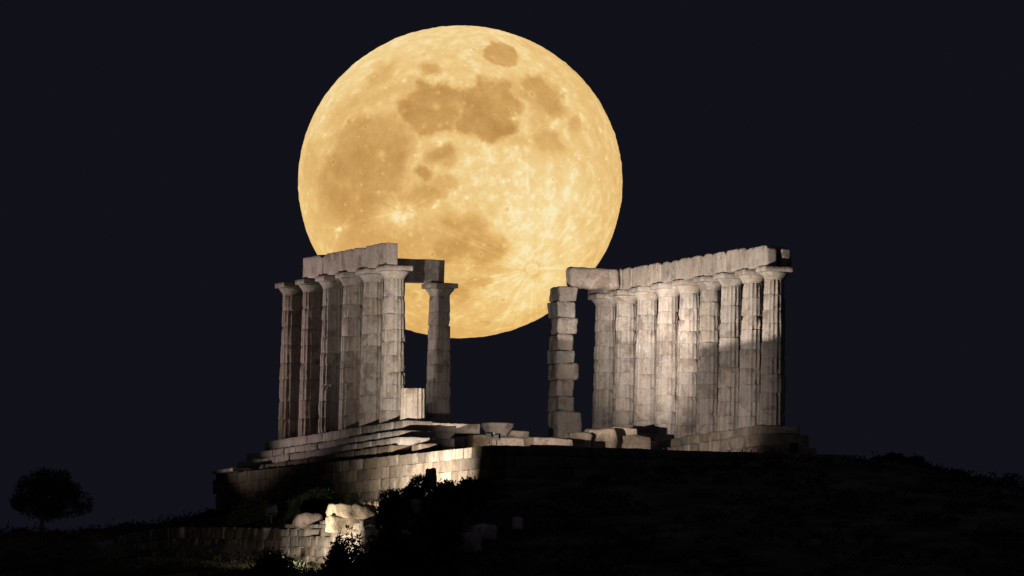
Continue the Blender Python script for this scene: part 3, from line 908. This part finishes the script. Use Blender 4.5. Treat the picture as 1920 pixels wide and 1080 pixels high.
mare(z1([(1370, 670), (1420, 640), (1480, 670), (1505, 720), (1480, 755), (1430, 750), (1390, 720)]), .62, 6)
mare(z1([(1230, 640), (1330, 690), (1300, 740), (1220, 700)]), .35, 10)
spot(1012, 225, 14, 26, .40, 20); spot(1077, 232, 12, 14, .45)
mare(z1([(480, 330), (530, 270), (580, 255), (600, 280), (560, 330), (500, 380), (450, 400)]), .5, 8)
mare(z1([(290, 510), (350, 470), (430, 440), (560, 390), (680, 380), (700, 400), (560, 440), (400, 510), (300, 560), (240, 610), (230, 580)]), .38, 10)
spot(805, 129, 17, 10, .55, 0, .5)
imb = [(638, 250), (652, 236), (668, 226), (685, 223), (716, 223), (740, 226), (755, 236), (760, 250), (767, 267), (765, 287), (760, 305), (762, 318), (755, 335), (760, 350), (745, 365), (725, 360), (700, 362), (670, 355), (640, 345), (622, 325), (612, 310), (613, 300), (625, 285), (630, 265)]
mare(imb, .66, 9)
mare([(700, 290), (755, 280), (762, 318), (750, 350), (715, 345)], .74, 8)
mare([(612, 300), (660, 270), (720, 285), (715, 345), (640, 345)], .76, 12)
mare([(612, 300), (640, 345), (700, 355), (745, 362), (790, 345), (805, 370), (795, 385), (765, 400), (720, 392), (700, 410), (690, 430), (650, 420), (625, 402), (606, 370), (600, 335)], .66, 10)
mare([(590, 360), (640, 380), (690, 420), (740, 440), (800, 430), (800, 470), (700, 470), (620, 450), (595, 410)], .42, 14)
mare([(600, 360), (700, 425), (800, 405), (850, 425), (870, 470), (800, 520), (650, 500), (600, 430)], .36, 18)
mare([(582, 270), (600, 262), (596, 310), (588, 350), (576, 345), (574, 310)], .42, 8)
spot(828, 290, 28, 18, .80, -15, .5); spot(798, 325, 14, 14, .75); spot(802, 362, 30, 18, .62); spot(835, 345, 26, 12, .55); spot(846, 302, 18, 12, .5)
mare(z2([(860, 260), (900, 240), (960, 235), (1040, 240), (1080, 270), (1090, 310), (1130, 340), (1190, 370), (1210, 400), (1190, 430), (1150, 460), (1150, 490), (1100, 500), (1050, 490), (1000, 440), (930, 440), (880, 470), (820, 450), (800, 430), (820, 380), (890, 360), (960, 340), (900, 300)]), .78, 8)
mare(z2([(620, 400), (760, 390), (820, 440), (800, 480), (700, 450)]), .4, 12)
spot(899, 530, 26, 10, .5); spot(862, 548, 24, 16, .52); spot(770, 550, 10, 7, .35); spot(908, 604, 14, 5, .4); spot(925, 505, 30, 12, .35); spot(990, 515, 20, 10, .2)
spot(653, 229, 5, 6, .75, 0, .2)
# sea floor mottling, highlands, limb
tone = 0.77 + .05 * n1 + .042 * n2 + .036 * n3
tone += .05 * sstep(-w, -.3, .3) * sstep(u, -.2, .3)
tone -= .10 * np.clip(n1 + .2, 0, 1) * sstep(-u, -.25, .35) * sstep(w, -.75, -.3)
n4 = fbm(pt * 9, 4, 21, .6)
tone -= dark * (.44 + .10 * n4 + .04 * n2)
hl = np.clip(1 - dark * 1.6, 0, 1)
tone += hl * (.09 * np.clip(n2, 0, 1) + .02)
rr = np.hypot((fx - MOON_PX[0]) / 304, (fy - MOON_PX[1]) / 293)
tone += .12 * sstep(rr, .72, .98) * sstep(-u + .35 * w, .15, .7)                # pale upper left limb
tone -= .16 * sstep(rr, .80, 1.0) * sstep(u, .25, .7) * (.6 + .5 * fbm(np.stack([u * 9, w * 9, rr * 40], 1), 3, 31))
tone -= .10 * sstep(rr, .9, 1.0) * sstep(-w, .2, .8)
tone -= .09 * sstep(-u - .8 * w, -.1, .9)


def glow(x, y, r, amt, p_=1.6):
    global tone
    d = np.hypot(fx - x, fy - y) / r
    tone += amt * np.exp(-d ** p_) * (1 + .35 * n2)


def rays(x, y, length, amt, nray, seed, core=6, wid=.10):
    global tone
    rg = np.random.default_rng(seed)
    dx, dy = fx - x, fy - y
    d = np.hypot(dx, dy); an = np.arctan2(dy, dx)
    for k in range(nray):
        a0 = rg.uniform(-math.pi, math.pi); ln = length * rg.uniform(.4, 1.2); w_ = wid * rg.uniform(.25, 1)
        da = np.abs((an - a0 + math.pi) % (2 * math.pi) - math.pi)
        prof = np.exp(-(da * np.maximum(d, 12) / (w_ * 34 + d * .012)) ** 2) * np.clip(1 - d / ln, 0, 1) * sstep(d, core * .8, core * 2)
        tone += amt * rg.uniform(.4, 1) * prof * (1 + .5 * n2)


glow(755, 397, 22, .28); glow(750, 395, 48, .14); rays(755, 397, 95, .13, 30, 3, 6, .06)          # Copernicus
glow(637, 430, 4.5, .55, 2); glow(634, 436, 14, .16); rays(637, 430, 70, .12, 14, 5)
glow(711, 361, 5, .3); rays(711, 361, 40, .12, 10, 8)
glow(1058, 170, 7, .26); rays(1058, 170, 40, .1, 8, 9)
glow(998, 504, 8, .10, 2); rays(998, 504, 360, .11, 60, 4, 9, .035)                         # Tycho
d = np.hypot(fx - 998, fy - 504); tone += .12 * np.exp(-((d - 9) / 2.5) ** 2) - .12 * np.exp(-((d - 14) / 3.5) ** 2) + .10 * np.exp(-(d / 70) ** 1.5)
for yv in (980, 1032, 1068): tone += .045 * np.exp(-((jx - yv) / 9) ** 2) * sstep(fy, 260, 340) * (1 - sstep(fy, 470, 520))
glow(1010, 400, 75, .09, 2); glow(930, 320, 50, .10, 2); glow(826, 271, 7, .25, 2); glow(900, 90, 60, .06, 2)
rg = np.random.default_rng(99)
for k in range(260):
    r_ = math.sqrt(rg.uniform(0, .94)); t_ = rg.uniform(0, 6.283)
    x, y = MOON_PX[0] + 304 * r_ * math.cos(t_), MOON_PX[1] + 293 * r_ * math.sin(t_)
    sz = rg.uniform(1.2, 3.6) if k < 220 else rg.uniform(4, 8)
    sq = math.sqrt(max(.05, 1 - r_ * r_))
    ca, sa = math.cos(t_), math.sin(t_)
    dx, dy = fx - x, fy - y
    e = np.hypot((dx * ca + dy * sa) / sq, -dx * sa + dy * ca)
    near = e < sz * 5
    if k % 3 == 0:
        tone[near] += (.13 * np.exp(-((e[near] - sz) / (sz * .4)) ** 2) - .12 * np.exp(-(e[near] / (sz * .75)) ** 2))
    else:
        tone[near] += rg.uniform(.08, .32) * np.exp(-(e[near] / sz) ** 2)
tone = np.clip(tone, 0, 1.08)
# tone -> colour (display values turned to linear light)
ks = np.array([0, .25, .5, .75, .92, 1.08])
cl = np.array([(160, 114, 62), (189, 142, 81), (214, 169, 103), (234, 194, 126), (245, 216, 154), (251, 234, 188)]) / 255.0
rgb = np.stack([np.interp(tone, ks, cl[:, i]) for i in range(3)], 1)
low = sstep(-w, -.2, 1.0)
rgb[:, 2] *= 1 - .10 * low; rgb[:, 1] *= 1 - .025 * low                  # redder through the lower air
lin = np.where(rgb < .04045, rgb / 12.92, ((rgb + .055) / 1.055) ** 2.4)
# relief on the limb
bumpy = 1 + .0022 * fbm(pt * 26, 3, 41)
front = np.stack([u * bumpy, yy * bumpy, w * bumpy], 1)
# back hemisphere: a few rings to close the ball
NBK = 10
back, bcol = [], []
for k in range(1, NBK + 1):
    c = math.cos(math.pi / 2 * k / NBK); s_ = math.sin(math.pi / 2 * k / NBK)
    if k < NBK: back.append(np.stack([c * np.cos(ang), np.full(NS, s_), c * np.sin(ang)], 1))
    else: back.append(np.array([[0, 1.0, 0]]))
back = np.concatenate(back)
verts = np.concatenate([front, back]) * MR
verts[:, 2] *= FLAT
colr = np.concatenate([lin, np.tile(lin.mean(0), (len(back), 1))])
fc = []
for i in range(NS): fc.append((0, 1 + i, 1 + (i + 1) % NS))
ring = NR - 1 + NBK - 1
I = np.arange(NS); J = (I + 1) % NS
quads = np.concatenate([np.stack([1 + k * NS + I, 1 + (k + 1) * NS + I, 1 + (k + 1) * NS + J, 1 + k * NS + J], 1) for k in range(ring - 1)])
last = 1 + (ring - 1) * NS; tip = last + NS
faces = fc + [tuple(q) for q in quads.tolist()] + [(last + i, tip, last + (i + 1) % NS) for i in range(NS)]
me = bpy.data.meshes.new('moon'); me.from_pydata(verts.tolist(), [], faces); me.update()
at = me.color_attributes.new('surface', 'FLOAT_COLOR', 'POINT')
arr = np.ones((len(verts), 4), np.float32); arr[:, :3] = colr
at.data.foreach_set('color', arr.ravel())
mm = bpy.data.materials.new('moon_surface'); mm.use_nodes = True
t = mm.node_tree; t.nodes.clear()
em = t.nodes.new('ShaderNodeEmission'); om = t.nodes.new('ShaderNodeOutputMaterial'); av = t.nodes.new('ShaderNodeAttribute'); av.attribute_name = 'surface'
t.links.new(av.outputs['Color'], em.inputs[0]); t.links.new(em.outputs[0], om.inputs[0]); em.inputs[1].default_value = 1.0
mm.cycles.emission_sampling = 'NONE'
me.materials.append(mm)
moon = bpy.data.objects.new('moon', me); COL.objects.link(moon)
moon.location = CAM + mdir * MDIST
moon.rotation_euler = Matrix(((R_.x, W_.x, U_.x), (R_.y, W_.y, U_.y), (R_.z, W_.z, U_.z))).to_euler()
tag(moon, 'huge golden full moon rising behind the ruined temple', 'moon')

# ------------------------------------------------------------------ floodlights
M_LENS = bpy.data.materials.new('lamp_glass'); M_LENS.use_nodes = True
_p = M_LENS.node_tree.nodes['Principled BSDF']; _p.inputs['Base Color'].default_value = (.8, .8, .78, 1)
_p.inputs['Emission Color'].default_value = (1, .85, .65, 1); _p.inputs['Emission Strength'].default_value = 6.0
M_LENS.cycles.emission_sampling = 'NONE'


def floodlight(label, pos, target, power, colour, half_deg, blend, size=.10, scale=1.0, added_visor=None):
    p, t_ = P3(*pos), P3(*target)
    d = (t_ - p).normalized()
    root = tag(empty('floodlight', p, 0), label, 'floodlight', 'floodlights around the temple')
    q = d.to_track_quat('Y', 'Z').to_matrix().to_4x4()
    m = MB(); s = scale
    V = [(-.16, -.14, -.10), (.16, -.14, -.10), (.16, -.14, .10), (-.16, -.14, .10), (-.22, .06, -.16), (.22, .06, -.16), (.22, .06, .16), (-.22, .06, .16), (-.19, .06, -.13), (.19, .06, -.13), (.19, .06, .13), (-.19, .06, .13), (-.19, .03, -.13), (.19, .03, -.13), (.19, .03, .13), (-.19, .03, .13)]
    F = [(3, 2, 1, 0), (0, 1, 5, 4), (1, 2, 6, 5), (2, 3, 7, 6), (3, 0, 4, 7), (4, 5, 9, 8), (5, 6, 10, 9), (6, 7, 11, 10), (7, 4, 8, 11), (8, 9, 13, 12), (9, 10, 14, 13), (10, 11, 15, 14), (11, 8, 12, 15), (12, 13, 14, 15)]
    m.add([q @ (Vector(v) * s) for v in V], F); m.build('housing', M_METAL, root, False)
    m = MB(); m.add([q @ (Vector(v) * s) for v in ((-.185, .036, -.125), (.185, .036, -.125), (.185, .036, .125), (-.185, .036, .125), (-.185, .046, -.125), (.185, .046, -.125), (.185, .046, .125), (-.185, .046, .125))],
                    [(0, 1, 2, 3), (7, 6, 5, 4), (0, 4, 5, 1), (1, 5, 6, 2), (2, 6, 7, 3), (3, 7, 4, 0)])
    m.build('lens', M_LENS, root, False)
    if added_visor:                                      # plate added below the lens to block its light from the ground
        m = MB(); zv, ln = added_visor
        V = [(-.3, .05, zv - .012), (.3, .05, zv - .012), (.3, ln, zv - .012), (-.3, ln, zv - .012), (-.3, .05, zv), (.3, .05, zv), (.3, ln, zv), (-.3, ln, zv)]
        m.add([q @ (Vector(v) * s) for v in V], [(3, 2, 1, 0), (4, 5, 6, 7), (0, 1, 5, 4), (1, 2, 6, 5), (2, 3, 7, 6), (3, 0, 4, 7)])
        m.build('added_visor', M_METAL, root, False)
    m = MB(); yaw = math.atan2(-d.x, d.y)
    Rz = Matrix.Rotation(yaw, 4, 'Z')
    for sx in (-1, 1):
        tube(m, [Rz @ Vector((sx * .24 * s, -.04 * s, 0)), Rz @ Vector((sx * .24 * s, -.04 * s, -.24 * s))], [.014 * s] * 2, 6)
    tube(m, [Rz @ Vector((-.25 * s, -.04 * s, -.24 * s)), Rz @ Vector((.25 * s, -.04 * s, -.24 * s))], [.016 * s] * 2, 6)
    tube(m, [Rz @ Vector((0, -.04 * s, -.24 * s)), Rz @ Vector((0, -.04 * s, -.55 * s))], [.02 * s, .03 * s], 6)
    m.build('bracket', M_METAL, root, False)
    li = bpy.data.lights.new('lamp_light', 'SPOT'); li.energy = power; li.color = colour
    li.spot_size = math.radians(2 * half_deg); li.spot_blend = blend; li.shadow_soft_size = size
    lo = bpy.data.objects.new('lamp_light', li); COL.objects.link(lo); lo.parent = root
    lo.location = d * (.10 * s + size); lo.rotation_euler = d.to_track_quat('-Z', 'Y').to_euler()
    return root


floodlight('hidden ground floodlight among bushes, shining up along the left row', (-16.6, -10.1, -4.3), (-8.4, 6.0, 3.6), 36000, (1.0, .86, .73), 42, 1.0, .07)
floodlight('small floodlight on the pale slab at the terrace edge, lighting the right row', (-17.0, -1.35, -1.28), (3.6, 12.8, 2.3), 8500, (1.0, .84, .75), 28, 1.0, .05, .6)
floodlight('added narrow floodlight beside the first, aimed at the brightest right columns', (-17.3, -1.75, -1.26), (6.6, 12.8, 4.2), 46000, (1.0, .85, .74), 9, 1.0, .04, .6)  # extra lamp, added to brighten the third and fourth right columns
floodlight('floodlight below the lower wall, lighting its rough stones', (-29.0, -14.0, terr1(-29.0, -14.0) + .65), (-24.8, -10.4, -5.5), 2300, (1.0, .86, .72), 56, 1.0, .05, .55, (-.22, .62))
floodlight('reddish floodlight beyond the far left end of the platform', (17.0, -14.0, terr1(17.0, -14.0) + .5), (7, 0, 6.0), 11500, (1.0, .80, .74), 25, 1.0, .06)
